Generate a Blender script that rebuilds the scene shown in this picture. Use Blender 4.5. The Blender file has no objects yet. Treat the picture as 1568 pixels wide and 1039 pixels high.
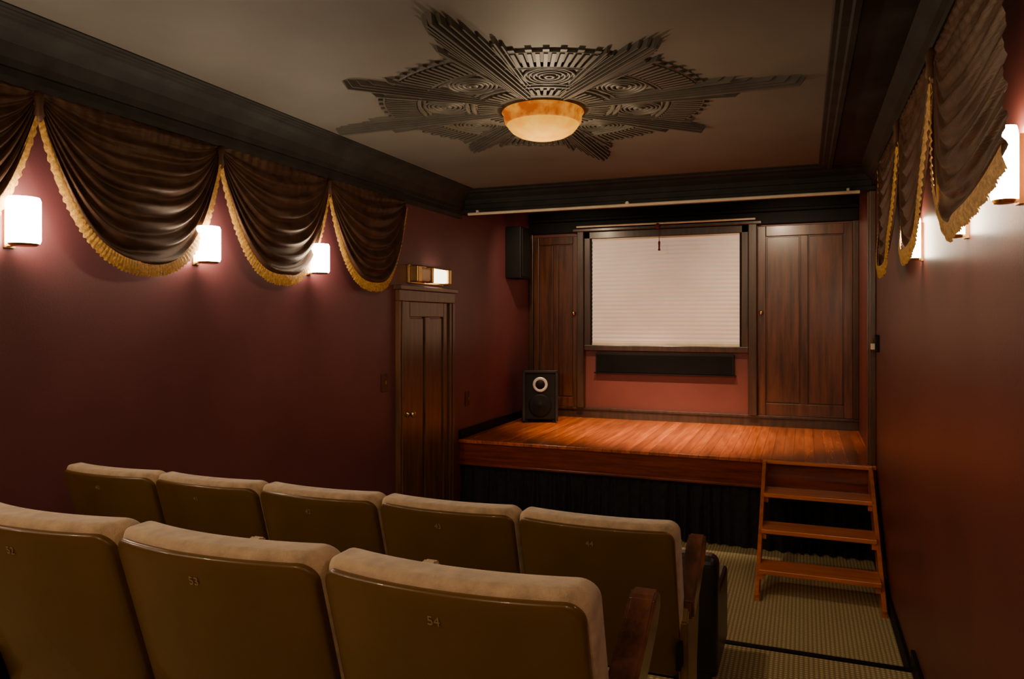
import bpy, bmesh, math, random
from mathutils import Vector, Matrix
random.seed(4)
sc = bpy.context.scene
COL = sc.collection
XL, XR, YB, YR = -3.33, 0.57, 9.1, -1.5
CZ = 3.36   # ceiling
SZ = 0.82   # stage deck
YS = 6.95   # stage front
Z1, Z2 = .566, .753   # seating platforms

# ------------------------------------------------------------ materials
def nodes(name):
    m = bpy.data.materials.new(name); m.use_nodes = True
    nt = m.node_tree; b = nt.nodes['Principled BSDF']
    return m, nt, b
def coords(nt, scale=(1,1,1), rot=(0,0,0)):
    tc = nt.nodes.new('ShaderNodeTexCoord'); mp = nt.nodes.new('ShaderNodeMapping')
    mp.inputs['Scale'].default_value = scale; mp.inputs['Rotation'].default_value = rot
    nt.links.new(tc.outputs['Object'], mp.inputs['Vector']); return mp.outputs['Vector']
def ramp(nt, fac, stops):
    r = nt.nodes.new('ShaderNodeValToRGB'); e = r.color_ramp.elements
    while len(e) < len(stops): e.new(0.5)
    for el, (p, c) in zip(e, stops):
        el.position = p; el.color = (*c, 1)
    nt.links.new(fac, r.inputs['Fac']); return r.outputs['Color']
def noise(nt, vec, scale, detail=4, rough=.55):
    n = nt.nodes.new('ShaderNodeTexNoise'); n.inputs['Scale'].default_value = scale
    n.inputs['Detail'].default_value = detail; n.inputs['Roughness'].default_value = rough
    nt.links.new(vec, n.inputs['Vector']); return n.outputs['Fac']
def bump(nt, b, h, strength=.2, dist=.01):
    bp = nt.nodes.new('ShaderNodeBump'); bp.inputs['Strength'].default_value = strength
    bp.inputs['Distance'].default_value = dist
    nt.links.new(h, bp.inputs['Height']); nt.links.new(bp.outputs['Normal'], b.inputs['Normal'])
def M(name, c, rough=.5, metal=0, var=.15, nscale=6, bstr=.1, bscale=60, emit=None, es=0, sheen=0, coat=0, spec=.5):
    m, nt, b = nodes(name)
    v = coords(nt)
    f = noise(nt, v, nscale)
    c1 = tuple(max(0, x*(1-var)) for x in c); c2 = tuple(min(1, x*(1+var)) for x in c)
    nt.links.new(ramp(nt, f, [(.3, c1), (.7, c2)]), b.inputs['Base Color'])
    b.inputs['Roughness'].default_value = rough; b.inputs['Metallic'].default_value = metal
    b.inputs['Sheen Weight'].default_value = sheen; b.inputs['Coat Weight'].default_value = coat
    b.inputs['Specular IOR Level'].default_value = spec
    if bstr: bump(nt, b, noise(nt, v, bscale, 2), bstr, .003)
    if emit:
        b.inputs['Emission Color'].default_value = (*emit, 1); b.inputs['Emission Strength'].default_value = es
    return m
def WOOD(name, dark, light, axis='z', rough=.3, coat=.3, s=1.0, plank=None):
    m, nt, b = nodes(name)
    k = {'x': (1.2, 14, 14), 'y': (14, 1.2, 14), 'z': (14, 14, 1.2)}[axis]
    v = coords(nt, tuple(q*s for q in k))
    f = noise(nt, v, 1.6, 8, .65)
    col = ramp(nt, f, [(.3, dark), (.72, light)])
    if plank:
        v2 = coords(nt)
        sep = nt.nodes.new('ShaderNodeSeparateXYZ'); nt.links.new(v2, sep.inputs[0])
        mu = nt.nodes.new('ShaderNodeMath'); mu.operation = 'DIVIDE'; mu.inputs[1].default_value = plank
        nt.links.new(sep.outputs['X'], mu.inputs[0])
        fl = nt.nodes.new('ShaderNodeMath'); fl.operation = 'FLOOR'; nt.links.new(mu.outputs[0], fl.inputs[0])
        wn = nt.nodes.new('ShaderNodeTexWhiteNoise'); wn.noise_dimensions = '1D'; nt.links.new(fl.outputs[0], wn.inputs['W'])
        fr = nt.nodes.new('ShaderNodeMath'); fr.operation = 'FRACT'; nt.links.new(mu.outputs[0], fr.inputs[0])
        gp = nt.nodes.new('ShaderNodeMath'); gp.operation = 'GREATER_THAN'; gp.inputs[1].default_value = .06
        nt.links.new(fr.outputs[0], gp.inputs[0])
        mr = nt.nodes.new('ShaderNodeMapRange'); mr.inputs['To Min'].default_value = .7; mr.inputs['To Max'].default_value = 1.15
        nt.links.new(wn.outputs['Value'], mr.inputs['Value'])
        m2 = nt.nodes.new('ShaderNodeMath'); m2.operation = 'MULTIPLY'
        mr2 = nt.nodes.new('ShaderNodeMapRange'); mr2.inputs['To Min'].default_value = .45
        nt.links.new(gp.outputs[0], mr2.inputs['Value'])
        nt.links.new(mr.outputs[0], m2.inputs[0]); nt.links.new(mr2.outputs[0], m2.inputs[1])
        mx = nt.nodes.new('ShaderNodeVectorMath'); mx.operation = 'SCALE'
        nt.links.new(col, mx.inputs[0]); nt.links.new(m2.outputs[0], mx.inputs['Scale'])
        col = mx.outputs[0]
    nt.links.new(col, b.inputs['Base Color'])
    b.inputs['Roughness'].default_value = rough; b.inputs['Coat Weight'].default_value = coat
    b.inputs['Coat Roughness'].default_value = .2
    bump(nt, b, f, .12, .004)
    return m

wallL = M('maroon_wall_paint', (.138, .042, .047), .42, var=.14, nscale=1.5, bstr=.15, bscale=90)
wallm = M('red_maroon_wall_paint', (.145, .036, .027), .42, var=.14, nscale=1.5, bstr=.15, bscale=90)
ceilm = M('ceiling_plaster', (.135, .121, .097), .65, var=.14, nscale=1.2, bstr=.1)
darkceil = M('dark_ceiling_trim', (.020, .019, .016), .7, var=.35, nscale=6, bstr=.2, bscale=30, spec=.3)
medm = M('medallion_plaster', (.072, .063, .050), .55, var=.2, nscale=8, bstr=.1, spec=.35)
blackm = M('black_paint', (.005, .0045, .004), .6, var=.3, spec=.2)
darkwood = WOOD('dark_walnut', (.014, .007, .004), (.078, .034, .016), 'z', .35, .25)
doorwood = WOOD('door_mahogany', (.050, .023, .010), (.185, .080, .032), 'z', .35, .3)
panelwood = WOOD('panel_mahogany', (.022, .008, .004), (.150, .048, .020), 'z', .32, .3, s=.8)
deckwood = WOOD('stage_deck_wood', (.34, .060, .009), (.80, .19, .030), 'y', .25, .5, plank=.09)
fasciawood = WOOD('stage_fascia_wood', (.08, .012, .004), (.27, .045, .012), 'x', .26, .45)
stairwood = WOOD('stair_wood', (.46, .11, .016), (.80, .24, .045), 'x', .3, .4)
stairwoodz = WOOD('stair_stringer_wood', (.36, .085, .013), (.68, .19, .035), 'z', .3, .4)
armwood = WOOD('arm_cherry', (.04, .012, .006), (.17, .055, .026), 'y', .22, .6)
brass = M('brass', (.65, .42, .15), .3, 1)
gold = M('gold_fringe', (.58, .31, .06), .55, 0, var=.45, nscale=60, bstr=.6, bscale=180)
shell = M('seat_back_shell', (.118, .060, .008), .36, var=.2, nscale=3, bstr=.05, coat=.25)
beige = M('beige_mohair', (.52, .37, .22), .9, var=.25, nscale=22, bstr=.5, bscale=250, sheen=.4)
olive = M('olive_gold_enamel', (.22, .13, .03), .35, .4)
underm = M('seat_pan_brown', (.035, .02, .008), .5)
leather = M('black_leather', (.014, .013, .015), .35, var=.3, bstr=.3, bscale=90)
cream = M('cream_enamel', (.9, .74, .52), .4)
plastic = M('dark_plastic', (.005, .0045, .004), .6, spec=.25)
silver = M('speaker_silver', (.7, .68, .62), .3, .4)
numm = M('number_paint', (.30, .22, .11), .5)
skirtm = M('black_skirt_fabric', (.014, .014, .017), .9, var=.3, nscale=20, spec=.25)
lampm = M('frosted_sconce_glass', (.9, .85, .75), .4, emit=(1, .80, .58), es=50)
signm = M('lit_sign_glass', (.9, .85, .7), .4, emit=(1, .86, .6), es=6)

def swagmat(name, c1, c2, r=.5):
    m, nt, b = nodes(name)
    v = coords(nt); f = noise(nt, v, 9, 4)
    nt.links.new(ramp(nt, f, [(.3, c1), (.7, c2)]), b.inputs['Base Color'])
    b.inputs['Roughness'].default_value = r; b.inputs['Specular IOR Level'].default_value = .35
    b.inputs['Specular Tint'].default_value = (1, .65, .38, 1)
    bump(nt, b, noise(nt, coords(nt, (1, 1, 8)), 30, 3), .3, .004)
    return m
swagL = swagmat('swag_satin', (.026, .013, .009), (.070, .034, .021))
swagR = swagmat('swag_satin_lit', (.040, .019, .011), (.110, .054, .030), .48)  # lighter copy for the right swags, sconce light put into the colour
def carpet():
    m, nt, b = nodes('sisal_carpet')
    v = coords(nt, (1, 1, 1))
    w = []
    for d in ('X', 'Y'):
        n = nt.nodes.new('ShaderNodeTexWave'); n.bands_direction = d; n.inputs['Scale'].default_value = 12
        n.inputs['Distortion'].default_value = .4; nt.links.new(v, n.inputs['Vector']); w.append(n.outputs['Fac'])
    mu = nt.nodes.new('ShaderNodeMath'); mu.operation = 'MULTIPLY'
    nt.links.new(w[0], mu.inputs[0]); nt.links.new(w[1], mu.inputs[1])
    nt.links.new(ramp(nt, mu.outputs[0], [(.05, (.32, .25, .11)), (.6, (.70, .58, .29))]), b.inputs['Base Color'])
    b.inputs['Roughness'].default_value = .95
    bump(nt, b, mu.outputs[0], .5, .005)
    return m
carpetm = carpet()
def blindm():
    m, nt, b = nodes('pleated_blind')
    v = coords(nt); w = nt.nodes.new('ShaderNodeTexNoise'); w.inputs['Scale'].default_value = 3
    nt.links.new(v, w.inputs['Vector'])
    nt.links.new(ramp(nt, w.outputs['Fac'], [(.3, (.74, .62, .50)), (.7, (.84, .72, .60))]), b.inputs['Base Color'])
    b.inputs['Roughness'].default_value = .8
    b.inputs['Emission Color'].default_value = (1, .76, .56, 1); b.inputs['Emission Strength'].default_value = .26  # self-glow stands in for daylight coming through the blind
    return m
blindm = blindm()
def bowlm(name, c1, c2, s):
    m, nt, b = nodes(name)
    v = coords(nt); f = noise(nt, v, 9, 5, .6)
    col = ramp(nt, f, [(.38, c1), (.6, c2)])
    nt.links.new(ramp(nt, f, [(.38, tuple(.12*q for q in c1)), (.6, tuple(.15*q for q in c2))]), b.inputs['Base Color'])
    nt.links.new(col, b.inputs['Emission Color'])
    b.inputs['Specular IOR Level'].default_value = .1
    b.inputs['Emission Strength'].default_value = s; b.inputs['Roughness'].default_value = .8
    return m
bowl_low = bowlm('alabaster_bowl', (1, .36, .008), (1, .50, .035), 1.25)
bowl_rim = bowlm('alabaster_rim', (.60, .11, .004), (1, .36, .02), .8)

# ------------------------------------------------------------ helpers
def empty(name, loc=(0, 0, 0), rotz=0):
    o = bpy.data.objects.new(name, None); o.location = loc; o.rotation_euler[2] = rotz
    o.empty_display_size = .1; COL.objects.link(o); return o
def add(name, bm_or_mesh, mat=None, parent=None, smooth=False, bevel=0, seg=2):
    if isinstance(bm_or_mesh, bmesh.types.BMesh):
        bmesh.ops.recalc_face_normals(bm_or_mesh, faces=bm_or_mesh.faces)
        me = bpy.data.meshes.new(name); bm_or_mesh.to_mesh(me); bm_or_mesh.free()
    else: me = bm_or_mesh
    if mat is not None and not me.materials: me.materials.append(mat)
    if smooth:
        for p in me.polygons: p.use_smooth = True
    o = bpy.data.objects.new(name, me); COL.objects.link(o)
    if parent is not None: o.parent = parent
    if bevel:
        md = o.modifiers.new('bev', 'BEVEL'); md.width = bevel; md.segments = seg; md.limit_method = 'ANGLE'
    return o
def bbox(bm, x0, x1, y0, y1, z0, z1, mtx=None):
    x0, x1 = min(x0, x1), max(x0, x1); y0, y1 = min(y0, y1), max(y0, y1); z0, z1 = min(z0, z1), max(z0, z1)
    vs = [bm.verts.new((x, y, z)) for x in (x0, x1) for y in (y0, y1) for z in (z0, z1)]
    if mtx is not None:
        for v in vs: v.co = mtx @ v.co
    for f in ((0, 1, 3, 2), (4, 6, 7, 5), (0, 4, 5, 1), (2, 3, 7, 6), (0, 2, 6, 4), (1, 5, 7, 3)):
        bm.faces.new([vs[i] for i in f])
def box(name, b, mat, parent=None, bevel=0, seg=2):
    bm = bmesh.new(); bbox(bm, *b); return add(name, bm, mat, parent, bevel=bevel, seg=seg)
def boxes(name, bs, mat, parent=None, bevel=0):
    bm = bmesh.new()
    for b in bs: bbox(bm, *b)
    return add(name, bm, mat, parent, bevel=bevel)
def prism(bm, pts, a0, a1, fn):
    """extrude 2-D polygon pts between a0..a1; fn(p,q,a)->xyz"""
    A = [bm.verts.new(fn(p, q, a0)) for p, q in pts]; B = [bm.verts.new(fn(p, q, a1)) for p, q in pts]
    n = len(pts)
    bm.faces.new(A); bm.faces.new(B[::-1])
    for i in range(n): bm.faces.new((A[i], A[(i+1) % n], B[(i+1) % n], B[i]))
def revolve(bm, prof, seg=40, c=(0, 0, 0), mtx=None):
    rings = []
    for r, z in prof:
        rings.append([bm.verts.new((c[0]+r*math.cos(2*math.pi*i/seg), c[1]+r*math.sin(2*math.pi*i/seg), c[2]+z)) for i in range(seg)])
    if mtx is not None:
        for R in rings:
            for v in R: v.co = mtx @ v.co
    for a, b in zip(rings, rings[1:]):
        for i in range(seg): bm.faces.new((a[i], a[(i+1) % seg], b[(i+1) % seg], b[i]))
    bm.faces.new(rings[0]); bm.faces.new(rings[-1])
def torus(bm, cx, cy, z, R, r, seg=64, rs=8, a0=0, a1=2*math.pi, flat=1):
    full = abs(a1-a0-2*math.pi) < 1e-6
    n = seg if full else seg+1
    rings = []
    for i in range(n):
        a = a0+(a1-a0)*i/seg
        rings.append([bm.verts.new((cx+(R+r*math.cos(2*math.pi*j/rs))*math.cos(a), cy+(R+r*math.cos(2*math.pi*j/rs))*math.sin(a), z+flat*r*math.sin(2*math.pi*j/rs))) for j in range(rs)])
    for i in range(seg):
        a, b = rings[i], rings[(i+1) % n]
        for j in range(rs): bm.faces.new((a[j], a[(j+1) % rs], b[(j+1) % rs], b[j]))
def cyl(bm, p0, p1, r, seg=16):
    p0 = Vector(p0); p1 = Vector(p1); d = p1-p0
    m = Matrix.Translation(p0) @ d.to_track_quat('Z', 'Y').to_matrix().to_4x4()
    revolve(bm, [(r, 0), (r, d.length)], seg, mtx=m)
def point(name, loc, e, col, r=.05):
    ld = bpy.data.lights.new(name, 'POINT'); ld.energy = e; ld.color = col; ld.shadow_soft_size = r
    lo = bpy.data.objects.new(name, ld); COL.objects.link(lo); lo.location = loc; return lo

# ------------------------------------------------------------ room shell
bm = bmesh.new()
prof = [(YR, -.2), (YB+.1, -.2), (YB+.1, 0), (4.6, 0), (4.6, .12), (3.5, .12), (3.5, .34), (3.1, .34), (3.1, Z1), (1.95, Z1), (1.95, Z2), (YR, Z2)]
prism(bm, prof, XL-.1, XR+.1, lambda y, z, x: (x, y, z))
add('floor', bm, carpetm)
box('wall_left', (XL-.12, XL, YR-.1, YB+.1, -.2, 3.7), wallL)
box('wall_right', (XR, XR+.12, YR-.1, YB+.1, -.2, 3.7), wallm)
box('wall_back', (XL, XR, YB, YB+.1, 0, 3.7), wallm)
box('wall_rear', (XL, XR, YR-.1, YR, 0, 3.7), wallm)
box('ceiling', (XL, XR, YR, YS+.1, CZ, CZ+.1), ceilm)
box('ceiling_stage', (XL, XR, YS+.1, YB, 3.55, 3.65), blackm)

# crown mouldings
def crown(name, prof, a0, a1, along, mat=darkceil):
    bm = bmesh.new()
    if along == 'y': prism(bm, prof, a0, a1, lambda p, q, a: (p, a, q))
    else: prism(bm, prof, a0, a1, lambda p, q, a: (a, p, q))
    return add(name, bm, mat)
cp = [(0, 3.10), (.035, 3.10), (.045, 3.13), (.045, 3.17), (.055, 3.175), (.06, 3.21), (.09, 3.27), (.14, 3.31), (.18, 3.33), (.19, 3.34), (.21, 3.342), (.215, 3.347), (.24, 3.348), (.243, 3.353), (.27, 3.354), (.27, CZ), (0, CZ)]
crown('trim_1', [(XL+p, q) for p, q in cp], YR, YS, 'y')
cr = [(0, 3.19), (.03, 3.19), (.04, 3.24), (.08, 3.27), (.11, 3.32), (.13, 3.345), (.34, 3.347), (.35, 3.325), (.375, 3.325), (.385, 3.335), (.42, 3.335), (.43, 3.345), (.45, 3.345), (.455, CZ), (0, CZ)]
crown('trim_2', [(XR-p, q) for p, q in cr], YR, YS, 'y')
cb = [(0, 3.24), (.03, 3.24), (.05, 3.28), (.10, 3.31), (.12, 3.33), (.18, 3.335), (.19, 3.35), (.24, 3.352), (.24, CZ), (0, CZ)]
crown('trim_3', [(YS-p, q) for p, q in cb], XL, XR, 'x')
boxes('trim_4', [(XL, XR, YS, YS+.2, 3.15, 3.62), (XL, XR, YS-.02, YS, 3.15, 3.19)], darkceil, bevel=.008)
boxes('trim_5', [(XR-.05, XR, YS+.02, YS+.17, SZ, 3.15), (XR-.065, XR, YS+.06, YS+.13, SZ, 3.15)], doorwood, bevel=.006)
# baseboards
boxes('baseboard_right', [(XR-.02, XR, 4.6, YS, 0, .11), (XR-.02, XR, 3.5, 4.62, .12, .23), (XR-.02, XR, 1.95, 3.1, Z1, Z1+.11)], blackm)
boxes('baseboard_left', [(XL, XL+.02, 4.6, 5.66, 0, .12), (XL, XL+.02, 1.95, 3.1, Z1, Z1+.11), (XL, XL+.025, YS, YB, SZ, SZ+.09)], blackm)
boxes('baseboard_back', [(XL, XR, YB-.03, YB, SZ, SZ+.10), (XL, XR, YB-.05, YB, SZ+.10, SZ+.13)], darkwood, bevel=.005)
boxes('trim_6', [(XL+.1, XR-.02, 4.58, 4.625, .105, .128)], blackm)

# ------------------------------------------------------------ ceiling medallion
MC = (-1.49, 4.3)
med = empty('ceiling_medallion', (MC[0], MC[1], CZ))
def ray(bm, ang, R, w0, w1, r0=.27, full=True):
    m = Matrix.Rotation(ang, 4, 'Z')
    ribs = [(0, 1.0, .036, .13), (-.26, .985, .030, .10), (.26, .985, .030, .10), (-.48, .95, .024, .09), (.48, .95, .024, .09), (-.70, .90, .018, .08), (.70, .90, .018, .08), (-.90, .82, .012, .07), (.90, .82, .012, .07)]
    if not full: ribs = [(0, 1, .020, .3), (-.6, .95, .014, .25), (.6, .95, .014, .25)]
    for off, lf, h, wf in ribs:
        ra = R*lf
        def pt(r, side, z):
            w = w0+(w1-w0)*(r-r0)/(R-r0)
            return m @ Vector((r, w*.5*(off+side*wf), z))
        vs = [bm.verts.new(p) for p in (pt(r0, -1, .0), pt(r0, 1, .0), pt(ra, 1, 0), pt(ra, -1, 0),
              pt(r0, -.45, -h), pt(r0, .45, -h), pt(ra-.03, .45, -h*1.2), pt(ra-.03, -.45, -h*1.2))]
        for f in ((0, 1, 2, 3), (4, 5, 6, 7), (0, 1, 5, 4), (1, 2, 6, 5), (2, 3, 7, 6), (3, 0, 4, 7)): bm.faces.new([vs[i] for i in f])
bm = bmesh.new()
for i in range(8):
    a = i*math.pi/4
    if i % 2 == 0:
        ray(bm, a, 1.5, .16, .25)
        for d in (-.13, .13): ray(bm, a+d, 1.16, .05, .08, .5, False)
    else:
        ray(bm, a, 1.22, .14, .22)
        for d in (-.14, .14): ray(bm, a+d, 1.04, .05, .075, .5, False)
add('sunburst_rays', bm, medm, med)
bm = bmesh.new()
for i in range(144):
    a = 2*math.pi*i/144
    d = abs((a+math.pi/8) % (math.pi/4)-math.pi/8)
    if d < .16: continue
    m = Matrix.Rotation(a, 4, 'Z')
    bbox(bm, .77, .95, -.010, .010, -.018, 0, m)
    if i % 2 == 0: bbox(bm, .965, .995, -.016, .016, -.012, 0, m)
for i in range(60):
    m = Matrix.Rotation(2*math.pi*(i+.5)/60, 4, 'Z'); bbox(bm, .30, .40, -.009, .009, -.022, 0, m)
add('fan_ribs', bm, medm, med)
bm = bmesh.new()
for R, r in ((.96, .010), (.755, .013), (.72, .008), (.47, .012), (.43, .016), (.285, .024), (.26, .028)): torus(bm, 0, 0, -.004, R, r, 96)
for i in range(8):
    a = (i+.5)*math.pi/4
    for R, r in ((.135, .010), (.11, .008), (.085, .010), (.055, .010), (.022, .014)):
        torus(bm, .59*math.cos(a), .59*math.sin(a), -.003, R, r, 32, 6)
add('relief_rings', bm, medm, med, smooth=True)
bm = bmesh.new(); revolve(bm, [(.3, 0), (.3, -.012), (.27, -.02), (.27, 0)], 64); add('base_disc', bm, medm, med)
# ceiling lamps
def bowl_lamp(x, y, e):
    cl = empty('ceiling_bowl_lamp', (x, y, CZ))
    bm = bmesh.new(); revolve(bm, [(.15, -.0), (.16, -.03), (.2, -.045), (.2, -.03)], 48); add('metal_plate', bm, medm, cl, True)
    bm = bmesh.new(); revolve(bm, [(.20, -.035), (.245, -.03), (.252, -.04), (.240, -.055), (.238, -.085), (.232, -.105), (.225, -.112), (.16, -.10)], 64); add('rim', bm, bowl_rim, cl, True)
    bm = bmesh.new(); revolve(bm, [(.21, -.09), (.222, -.112), (.212, -.13), (.19, -.155), (.15, -.178), (.10, -.193), (.05, -.199), (.008, -.2)], 64); add('bowl', bm, bowl_low, cl, True)
    point('bowl_light', (x, y, CZ-.45), e, (1, .74, .46), .06)
bowl_lamp(MC[0], MC[1], 30)
bowl_lamp(-2.3, .1, 34)  # unseen bowl behind the camera, added as fill light
bowl_lamp(-.5, -.5, 34)  # another added fill lamp, out of view at the rear

# ------------------------------------------------------------ swags
def swagset(name, xw, sgn, peaks, mat, drop=.71, ztop=3.1, first_tail=False, bulge=.055, base=.05):
    par = empty(name, (xw, peaks[0], ztop))
    for k, (y0, y1) in enumerate(zip(peaks, peaks[1:])):
        NS, NT = 56, 60
        ph = random.random()
        tail = first_tail and k == 0
        def D(s):
            v = 1-abs(2*s-1)**2.7
            if tail and s < .5: return .64+(drop+.05-.64)*math.sin(math.pi*s)
            return .05+drop*v
        def P(s, t):
            env = max(0, math.sin(math.pi*min(1, max(0, s))))**.5
            if tail and s < .5: env = max(env, .55)
            tt = max(0, t+.015*math.sin(9*s+ph*6))
            fold = math.sin(2*math.pi*(7.5*tt**1.05)+1.2*math.sin(3*s+ph*5))
            fold = fold*(.4*bulge) + .007*math.sin(2*math.pi*17*tt+4*s)
            ver = .006*math.sin(s*90)*(1-t)**4
            off = base+bulge*math.sin(math.pi*s)*math.sin(t*2.3)+fold*env*(.35+.65*t)+ver
            return Vector((sgn*off, y0+(y1-y0)*s-peaks[0]+.012*math.sin(8*t)*(s-.5), -t*D(s)))
        bm = bmesh.new()
        g = [[bm.verts.new(P(i/NS, j/NT)) for j in range(NT+1)] for i in range(NS+1)]
        for i in range(NS):
            for j in range(NT): bm.faces.new((g[i][j], g[i+1][j], g[i+1][j+1], g[i][j+1]))
        add('swag', bm, mat, par, True)
        bm = bmesh.new(); NF = 220; rows = []
        for i in range(NF+1):
            s = i/NF; p = P(s, 1); s2 = .002
            q = P(min(1, s+s2), 1)-P(max(0, s-s2), 1)
            tn = Vector((0, q.y, q.z)).normalized(); n = Vector((0, tn.z, -tn.y))
            w = .014+.046*max(0, math.sin(math.pi*s))**.6
            if tail and s < .5: w = .055
            z = .004*math.sin(i*2.1)
            rows.append([bm.verts.new(p-n*(w*.25)+Vector((sgn*.012, 0, 0))), bm.verts.new(p+n*(w*.2)+Vector((sgn*(.014+z), 0, 0))), bm.verts.new(p+n*(w*(.95+.1*math.sin(i*1.7)))+Vector((sgn*(.004-z), 0, 0)))])
        for a, b in zip(rows, rows[1:]):
            for j in range(2): bm.faces.new((a[j], b[j], b[j+1], a[j+1]))
        add('fringe', bm, gold, par, True)
    bm = bmesh.new()
    for y in peaks[1:-1]:
        revolve(bm, [(.012, 0), (.024, -.03), (.018, -.07), (.024, -.11), (.010, -.14)], 12, (sgn*(base+.01), y-peaks[0], .0))
    add('gathered_knots', bm, mat, par, True)
    box('header_board', (0, sgn*(base+.01), 0, peaks[-1]-peaks[0], -.002, .03), darkceil, par)
    return par
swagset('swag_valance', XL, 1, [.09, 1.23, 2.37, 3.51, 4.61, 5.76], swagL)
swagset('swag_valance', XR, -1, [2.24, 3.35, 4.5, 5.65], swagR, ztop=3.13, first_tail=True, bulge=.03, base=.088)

# ------------------------------------------------------------ sconces
def sconce(x, y, z, sgn, off=.1, k=1.0):
    par = empty('wall_sconce', (x, y, z)); d = off*sgn
    bm = bmesh.new()
    revolve(bm, [(r*k, q) for r, q in [(.03, -.10), (.062, -.10), (.068, -.085), (.068, .09), (.062, .105), (.03, .105)]], 28, (d, 0, 0))
    add('glass_shade', bm, lampm, par, True)
    bm = bmesh.new(); revolve(bm, [(r*k, q) for r, q in [(.02, -.112), (.05, -.110), (.062, -.101), (.062, -.097), (.02, -.097)]], 28, (d, 0, 0))
    bbox(bm, 0, d, -.012, .012, -.108, -.10); bbox(bm, 0, .012*sgn, -.025, .025, -.115, .08)
    add('brass_bracket', bm, brass, par)
for y in (.0, 1.15, 2.27, 3.37, 4.44): sconce(XL, y, 2.49, 1)
for y, z in ((.6, 2.49), (2.46, 2.49), (3.2, 2.47), (4.32, 2.47)): sconce(XR, y, z, -1, .043, .5)

# ------------------------------------------------------------ doors / panels
def paneldoor(par, fn, a0, a1, z0, z1, panels, stile, rail_t, rail_b, mat, mat2, base=.01, proud=.03):
    bs = []
    def B(a0, a1, b0, b1, z0, z1): bs.append(fn(a0, a1, b0, b1, z0, z1))
    B(a0, a0+stile, 0, proud, z0, z1); B(a1-stile, a1, 0, proud, z0, z1)
    B(a0+stile, a1-stile, 0, proud, z1-rail_t, z1); B(a0+stile, a1-stile, 0, proud, z0, z0+rail_b)
    inner = (a1-a0-2*stile); pw = (inner-stile*.9*(panels-1))/panels
    pb = []
    for i in range(panels):
        p0 = a0+stile+i*(pw+stile*.9)
        if i: B(p0-stile*.9, p0, 0, proud, z0+rail_b, z1-rail_t)
        pb.append(fn(p0+.012, p0+pw-.012, 0, base+.006, z0+rail_b+.012, z1-rail_t-.012))
    boxes('frame', bs, mat, par, bevel=.006)
    boxes('raised_panels', pb, mat2, par, bevel=.005)
    box('backing', fn(a0, a1, 0, base, z0, z1), darkwood, par)
fx = lambda a0, a1, b0, b1, z0, z1: (XL+b0, XL+b1, a0, a1, z0, z1)
fy = lambda a0, a1, b0, b1, z0, z1: (a0, a1, YB-b1, YB-b0, z0, z1)
door = empty('door_1', (0, 0, 0))
paneldoor(door, fx, 5.77, 6.64, 0.02, 2.22, 2, .10, .14, .25, doorwood, doorwood)
boxes('casing', [fx(5.66, 5.77, 0, .05, 0, 2.22), fx(6.64, 6.75, 0, .05, 0, 2.22), fx(5.66, 6.75, 0, .05, 2.22, 2.32), fx(5.63, 6.78, 0, .075, 2.32, 2.36), fx(5.69, 5.71, .05, .06, 0, 2.22), fx(6.69, 6.71, .05, .06, 0, 2.22)], doorwood, door, bevel=.006)
bm = bmesh.new(); mt = Matrix.Translation((XL+.03, 5.83, 1.21)) @ Matrix.Rotation(math.pi/2, 4, 'Y')
revolve(bm, [(.03, 0), (.03, .006), (.01, .012), (.01, .035), (.026, .045), (.03, .06), (.02, .075), (.003, .078)], 20, mtx=mt)
add('knob', bm, brass, door, True)

# exit light above the door
ex = empty('exit_sign_light', (XL, 6.2, 2.47))
box('back_plate', (0, .03, -.34, .34, -.085, .085), brass, ex, .006)
boxes('end_caps', [(.03, .12, -.34, -.26, -.075, .075), (.03, .12, .28, .34, -.075, .075), (.03, .12, -.05, -.03, -.075, .075)], brass, ex, bevel=.01)
box('lit_panel', (.03, .105, -.03, .28, -.065, .065), signm, ex, .02)
box('dim_panel', (.03, .10, -.26, -.05, -.06, .06), cream, ex, .02)
for y, z in ((5.48, 1.52), (7.15, 1.22)):
    p = empty('wall_switch', (XL, y, z)); box('plate', (0, .008, -.05, .05, -.08, .08), darkwood, p, .003); box('toggle', (.008, .02, -.006, .006, -.015, .015), brass, p)
p = empty('wall_switch', (XR, 6.72, 1.86)); box('plate', (0, -.03, -.05, .05, -.07, .07), plastic, p, .005); box('toggle', (-.03, -.06, -.02, .02, -.05, .0), cream, p, .004)

# ------------------------------------------------------------ back wall joinery
pd = empty('wood_panel_wall', (0, 0, 0))
paneldoor(pd, fy, XL+.06, -2.67, SZ+.13, 3.12, 2, .07, .10, .12, panelwood, panelwood)
pd2 = empty('wood_panel_wall', (0, 0, 0))
paneldoor(pd2, fy, -.50, XR-.06, SZ+.13, 3.14, 2, .09, .12, .14, panelwood, panelwood)
boxes('trim_7', [fy(XL, XR, 0, .06, 3.16, 3.30), fy(XL, XR, 0, .10, 3.30, 3.34), fy(XL, XR, 0, .03, 3.34, 3.55)], blackm, bevel=.008)
boxes('trim_8', [fy(XL, XL+.06, 0, .06, SZ+.13, 3.16), fy(XR-.06, XR, 0, .06, SZ+.13, 3.16)], darkwood, bevel=.008)
for x in (-2.72, -.46):
    bm = bmesh.new(); mt = Matrix.Translation((x, YB-.03, 2.14)) @ Matrix.Rotation(math.pi/2, 4, 'X')
    revolve(bm, [(.022, 0), (.01, .01), (.01, .025), (.026, .035), (.022, .05), (.003, .055)], 16, mtx=mt)
    add('knob', bm, brass, pd if x < -1 else pd2, True)
win = empty('window_1', (0, 0, 0))
x0, x1, zb, zt = -2.48, -.70, 1.77, 3.07
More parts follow.
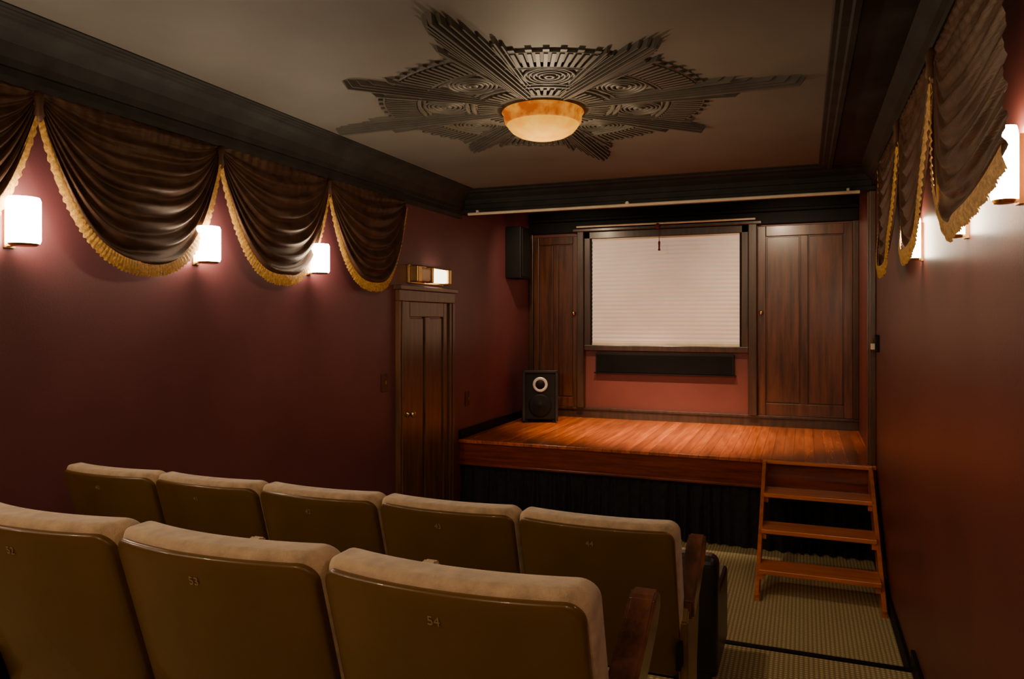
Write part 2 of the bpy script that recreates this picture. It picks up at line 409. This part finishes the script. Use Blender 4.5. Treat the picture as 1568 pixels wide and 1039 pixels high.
boxes('outer_casing', [fy(-2.665, -2.58, 0, .10, SZ+.13, 3.19), fy(-.60, -.505, 0, .10, SZ+.13, 3.19), fy(-2.72, -.45, 0, .12, 3.16, 3.20)], darkwood, win, bevel=.008)
boxes('sash_frame', [fy(-2.58, x0-.02, 0, .07, zb-.10, 3.16), fy(x1+.02, -.60, 0, .07, zb-.10, 3.16), fy(-2.58, -.60, 0, .07, zt, 3.16), fy(-2.58, -.60, 0, .08, zb-.10, zb-.03)], darkwood, win, bevel=.008)
boxes('inner_bead', [fy(x0-.02, x0, 0, .05, zb-.03, zt), fy(x1, x1+.02, 0, .05, zb-.03, zt)], blackm, win)
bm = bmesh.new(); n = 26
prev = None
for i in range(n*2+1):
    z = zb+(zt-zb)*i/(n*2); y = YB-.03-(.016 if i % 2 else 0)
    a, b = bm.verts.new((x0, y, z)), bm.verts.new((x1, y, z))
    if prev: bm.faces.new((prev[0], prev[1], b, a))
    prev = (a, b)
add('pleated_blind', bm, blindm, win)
boxes('blind_rails', [fy(x0, x1, .025, .05, zb-.03, zb), fy(x0, x1, .025, .055, zt-.02, zt+.005)], cream, win)
bm = bmesh.new(); cyl(bm, (-2.66, YB-.13, 3.22), (-.52, YB-.13, 3.22), .011); add('curtain_rod', bm, cream, win)
bm = bmesh.new(); cyl(bm, (-1.62, YB-.15, 3.21), (-1.62, YB-.15, 2.93), .004); revolve(bm, [(.003, .04), (.014, .02), (.010, -.05), (.016, -.08), (.003, -.085)], 10, (-1.62, YB-.15, 2.97)); revolve(bm, [(.003, .04), (.03, .02), (.02, -.02), (.003, -.03)], 10, (-1.64, YB-.15, 3.18)); add('pull_cord', bm, M('red_tassel', (.15, .01, .008), .6), win)
cs = empty('center_speaker', (0, 0, 0))
box('cabinet', fy(-2.43, -.76, 0, .07, 1.40, 1.64), plastic, cs, .006)
boxes('grille', [fy(-2.41, -.78, .07, .075, 1.41+.012*i, 1.416+.012*i) for i in range(18)], blackm, cs)
boxes('shelf', [fy(-2.45, -.74, 0, .08, 1.385, 1.40)], blackm, cs)
ws = empty('wall_speaker', (XL, 8.4, 2.86))
box('cabinet', (0, .2, -.17, .17, -.31, .31), plastic, ws, .01)
box('grille', (.2, .215, -.15, .15, -.29, .29), blackm, ws, .006)
fs = empty('floor_speaker', (-3.0, 8.55, SZ), math.radians(20))
box('cabinet', (-.20, .20, -.17, .19, .04, .61), plastic, fs, .012)
boxes('corner_posts', [(-.215, -.18, -.185, -.15, .02, .63), (.18, .215, -.185, -.15, .02, .63), (-.215, .215, -.185, -.15, .60, .63)], leather, fs, bevel=.006)
boxes('feet', [(sx-.02, sx+.02, sy-.02, sy+.02, 0, .05) for sx in (-.17, .17) for sy in (-.14, .15)], blackm, fs)
mt = Matrix.Translation((0, -.17, .46)) @ Matrix.Rotation(math.pi/2, 4, 'X')
bm = bmesh.new(); revolve(bm, [(.09, 0), (.09, .012), (.077, .02), (.055, .006), (.03, .004)], 32, mtx=mt); add('horn_ring', bm, silver, fs, True)
bm = bmesh.new(); revolve(bm, [(.062, 0), (.055, .014), (.02, .022), (.004, .024)], 32, mtx=mt); add('dome', bm, blackm, fs, True)
mt = Matrix.Translation((0, -.17, .21)) @ Matrix.Rotation(math.pi/2, 4, 'X')
bm = bmesh.new(); revolve(bm, [(.135, 0), (.135, .01), (.12, .016), (.04, .002), (.03, .008), (.003, .01)], 40, mtx=mt); add('woofer', bm, blackm, fs, True)

# ------------------------------------------------------------ stage
st = empty('stage', (0, 0, 0))
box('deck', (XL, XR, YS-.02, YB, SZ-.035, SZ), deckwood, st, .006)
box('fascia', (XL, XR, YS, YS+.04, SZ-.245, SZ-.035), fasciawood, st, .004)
box('fascia_bead', (XL, XR, YS-.012, YS+.01, SZ-.262, SZ-.24), fasciawood, st, .004)
bm = bmesh.new(); N = 1200; prev = None
for i in range(N+1):
    x = XL+.01+(XR-XL-.02)*i/N
    ph = x*2*math.pi/.10+1.6*math.sin(x*7)+2.2*math.sin(x*3.1)+.8*math.sin(x*17)
    am = .7+.3*math.sin(x*5.3+1)
    ft = YS+.035+.012*math.sin(ph*1.6)
    yy = YS+.035+.026*am*math.sin(ph)
    yb = YS+.02+.045*am*math.sin(ph+.9*math.sin(x*9))
    c = [bm.verts.new((x, ft, SZ-.25)), bm.verts.new((x, (ft+yy)/2, .48)), bm.verts.new((x, yy, .32)), bm.verts.new((x+.008*math.sin(x*8), yb, .012+.008*math.sin(x*6)))]
    if prev:
        for j in range(3): bm.faces.new((prev[j], c[j], c[j+1], prev[j+1]))
    prev = c
add('pleated_skirt', bm, skirtm, st, True)
bm = bmesh.new(); cyl(bm, (-3.2, YS-.05, 3.135), (.44, YS-.05, 3.135), .014); cyl(bm, (-1.55, YS-.05, 3.13), (-1.55, YS-.05, 3.16), .02)
for x in (-3.1, -1.55, .35): bbox(bm, x-.01, x+.01, YS-.055, YS+.01, 3.13, 3.17)
add('curtain_rail', bm, cream)

# ------------------------------------------------------------ stage stairs
ss = empty('stage_stairs', (0, 0, 0))
xa, xb = -.335, .535
bm = bmesh.new()
for x in (xa, xb-.03):
    pts = [(YS-.025, SZ-.005), (YS-.025, SZ-.20), (5.86, 0), (5.70, 0), (5.68, .05), (YS-.12, SZ-.005)]
    prism(bm, pts, x, x+.03, lambda y, z, a: (a, y, z))
add('stringers', bm, stairwoodz, ss, bevel=.004)
bs = []
for z, y in ((.615, 6.50), (.41, 6.14), (.205, 5.78)):
    bs.append((xa+.025, xb-.025, y, y+.27, z-.035, z))
boxes('treads', bs, stairwood, ss, bevel=.006)
boxes('cleats', [(x, x+.03, y+.02, y+.25, z-.08, z-.035) for z, y in ((.615, 6.50), (.41, 6.14), (.205, 5.78)) for x in (xa+.03, xb-.06)], stairwoodz, ss)
boxes('top_rail', [(xa, xb, YS-.06, YS-.025, SZ-.03, SZ-.002)], stairwood, ss, bevel=.004)
boxes('posts', [(xa, xa+.035, 5.69, 5.74, 0, .06), (xb-.035, xb, 5.69, 5.74, 0, .06)], stairwoodz, ss)

# ------------------------------------------------------------ theatre seats
TH = math.tan(math.radians(17)); TOP = .855
def outline(w, z0, z1, r, crown_h=.012, rb=.03):
    pts = [(-w+rb, z0), (w-rb, z0)]
    for i in range(1, 5): a = -math.pi/2+i*math.pi/8; pts.append((w-rb+rb*math.cos(a), z0+rb+rb*math.sin(a)))
    for i in range(1, 9): pts.append((w, z0+rb+(z1-r-z0-rb)*i/9))
    for i in range(0, 9): a = i*math.pi/16; pts.append((w-r+r*math.cos(a), z1-r+r*math.sin(a)))
    n = 14
    for i in range(1, n):
        x = (w-r)*(1-2*i/n); pts.append((x, z1+crown_h*math.cos(math.pi*x/(2*(w-r)))))
    for i in range(0, 9): a = math.pi/2+i*math.pi/16; pts.append((-w+r+r*math.cos(a), z1-r+r*math.sin(a)))
    for i in range(1, 9): pts.append((-w, z1-r-(z1-r-z0-rb)*i/9))
    for i in range(0, 4): a = math.pi+i*math.pi/8; pts.append((-w+rb+rb*math.cos(a), z0+rb+rb*math.sin(a)))
    return pts
def slab(w, z0, z1, r, y0, y1, bev, seg, curve=.03, ch=.012, pillow=0):
    base = outline(w, z0, z1, r, ch)
    cx, cz = 0, (z0+z1)/2
    bm = bmesh.new(); rings = []
    def ring(inset, y, k=0):
        R = []
        for x, z in base:
            d = Vector((x-cx, z-cz)); sx = (w-inset)/w; sz = ((z1-z0)/2-inset)/((z1-z0)/2)
            R.append((cx+d.x*sx, y, cz+d.y*sz))
        return R
    H = (z1-z0)/2
    for inset in (w*.98, w*.8, w*.6, w*.4, w*.25, w*.12): rings.append(ring(inset if inset < H else H*.99, y0-pillow*(inset/w)))
    for i in range(seg+1):
        a = math.pi/2*i/seg; rings.append(ring(bev*(1-math.sin(a)), y0+bev*(1-math.cos(a))))
    for i in range(seg+1):
        a = math.pi/2*i/seg; rings.append(ring(bev*(1-math.cos(a)), y1-bev+bev*math.sin(a)))
    for inset in (w*.12, w*.25, w*.4, w*.6, w*.8, w*.98): rings.append(ring(inset if inset < H else H*.99, y1))
    V = []
    for R in rings:
        row = []
        for x, y, z in R:
            row.append(bm.verts.new((x, y+(TOP-z)*TH+curve*(x/.27)**2, z)))
        V.append(row)
    n = len(base)
    for A, B in zip(V, V[1:]):
        for i in range(n): bm.faces.new((A[i], A[(i+1) % n], B[(i+1) % n], B[i]))
    bm.faces.new(V[0]); bm.faces.new(V[-1][::-1])
    return bm
def tomesh(bm, name, mat, smooth=True):
    bmesh.ops.recalc_face_normals(bm, faces=bm.faces)
    me = bpy.data.meshes.new(name); bm.to_mesh(me); bm.free(); me.materials.append(mat)
    if smooth:
        for p in me.polygons: p.use_smooth = True
    return me
me_cush = tomesh(slab(.267, .34, .845, .038, .0, .10, .028, 6, ch=.003, curve=.05), 'cushion', beige)
me_shell = tomesh(slab(.259, .31, .826, .036, -.014, .02, .010, 3, ch=.003, curve=.05), 'shell', shell)
bm = bmesh.new(); bbox(bm, -.215, .215, -.05, .05, -.20, .20)
bmesh.ops.bevel(bm, geom=bm.edges[:], offset=.035, segments=4, affect='EDGES')
bmesh.ops.transform(bm, matrix=Matrix.Translation((0, .335, .55)) @ Matrix.Rotation(math.radians(6), 4, 'X'), verts=bm.verts)
me_seat = tomesh(bm, 'seat', underm)
def armprof(th=.04):
    return [(.14, .50), (.30, .555), (.44, .62), (.475, .655), (.475, .685), (.455, .70), (.42, .69), (.28, .62), (.14, .565)]
def armmesh(w, name, mat):
    bm = bmesh.new(); prism(bm, armprof(), -w/2, w/2, lambda y, z, a: (a, y+.06, z))
    bmesh.ops.bevel(bm, geom=[e for e in bm.edges], offset=.008, segments=3, affect='EDGES')
    return tomesh(bm, name, mat, False)
me_arm_end = armmesh(.062, 'arm_end', armwood); me_arm_mid = armmesh(.045, 'arm_mid', beige)
bm = bmesh.new()
prism(bm, [(.17, .50), (.21, .55), (.47, .64), (.44, .45), (.38, .3), (.36, .1), (.42, .03), (.42, 0), (.12, 0), (.12, .03), (.17, .1), (.19, .3)], -.016, .016, lambda y, z, a: (a, y, z))
bmesh.ops.bevel(bm, geom=bm.edges[:], offset=.005, segments=2, affect='EDGES')
me_std = tomesh(bm, 'standard', olive, False)
bm = bmesh.new()
for s in (-1, 1): bbox(bm, s*.252, s*.268, .13, .30, .36, .44)
me_hinge = tomesh(bm, 'hinge', plastic, False)
def text_mesh(s):
    cu = bpy.data.curves.new('num', 'FONT'); cu.body = s; cu.size = .026; cu.extrude = .0006; cu.align_x = 'CENTER'
    o = bpy.data.objects.new('numtmp', cu); COL.objects.link(o)
    bpy.context.view_layer.update()
    me = bpy.data.meshes.new_from_object(o); bpy.data.objects.remove(o); me.materials.clear(); me.materials.append(numm)
    return me
def seat_row(xright, ytop, zf, n, num0):
    for i in range(n):
        e = empty('theater_seat', (xright-.27-.54*i, ytop, zf))
        for nm, me in (('back_cushion', me_cush), ('back_shell', me_shell), ('folded_seat', me_seat), ('hinge', me_hinge)):
            add(nm, me, None, e)
        a = add('armrest', me_arm_end if i == 0 else me_arm_mid, None, e); a.location.x = .27
        s = add('leg_standard', me_std, None, e); s.location.x = .27
        if i == n-1:
            a = add('armrest', me_arm_end, None, e); a.location.x = -.27
            s = add('leg_standard', me_std, None, e); s.location.x = -.27
        t = add('seat_number', text_mesh(str(num0-i)), None, e)
        z = .765; t.location = (0, (TOP-z)*TH-.0155, z); t.rotation_euler = (math.radians(107), 0, 0)
seat_row(-.365, 2.275, Z1, 5, 44)
seat_row(-.33, 1.14, Z2, 5, 54)

# low black leather chair ahead of the rows
lc = empty('leather_armchair', (-.745, 4.0, .12))
box('back', (-.335, .335, -.10, .05, .10, .71), leather, lc, .05, 5)
box('seat_cushion', (-.27, .27, .03, .50, .22, .36), leather, lc, .035, 4)
boxes('arms', [(-.33, -.26, -.06, .50, .08, .50), (.26, .33, -.06, .50, .08, .50)], leather, lc, bevel=.02)
box('base', (-.30, .30, -.08, .48, .06, .22), leather, lc, .01)
boxes('feet', [(x-.02, x+.02, y-.02, y+.02, 0, .07) for x in (-.26, .26) for y in (-.04, .44)], blackm, lc)

# ------------------------------------------------------------ stage spotlights (fixtures behind the beam)
for x, tx, ty, tz, en, sz in ((-1.9, -1.85, 8.3, SZ, 520, 64), (-1.1, -1.0, 8.1, SZ, 520, 64), (-2.7, -2.7, YB, 1.9, 90, 100), (-.3, 0.0, YB, 1.9, 120, 100)):  # pair aimed at the back wall is added to brighten panels and blind
    par = empty('stage_spotlight', (x, 7.35, 3.55))
    bm = bmesh.new(); cyl(bm, (0, 0, 0), (0, 0, -.06), .012)
    revolve(bm, [(.03, -.05), (.045, -.06), (.055, -.16), (.05, -.16), (.04, -.07)], 20); add('can', bm, blackm, par)
    ld = bpy.data.lights.new('spot', 'SPOT'); ld.energy = en; ld.color = (1, .72, .46); ld.spot_size = math.radians(sz); ld.spot_blend = .95; ld.shadow_soft_size = .05
    lo = bpy.data.objects.new('stage_spot_lamp', ld); COL.objects.link(lo); lo.location = (x, 7.37, 3.37)
    lo.rotation_euler = (Vector((tx, ty, tz))-Vector((x, 7.37, 3.37))).to_track_quat('-Z', 'Y').to_euler()

w = bpy.data.worlds.new('World'); sc.world = w; w.use_nodes = True
w.node_tree.nodes['Background'].inputs[0].default_value = (.02, .017, .014, 1)

# ------------------------------------------------------------ camera
cd = bpy.data.cameras.new('Camera'); cd.lens = 26.04; cd.sensor_width = 36; cd.shift_y = -.0188; cd.clip_start = .02
co = bpy.data.objects.new('Camera', cd); COL.objects.link(co); co.location = (0, 0, 2.05)
co.rotation_euler = (math.radians(90), 0, math.radians(21.5)); sc.camera = co
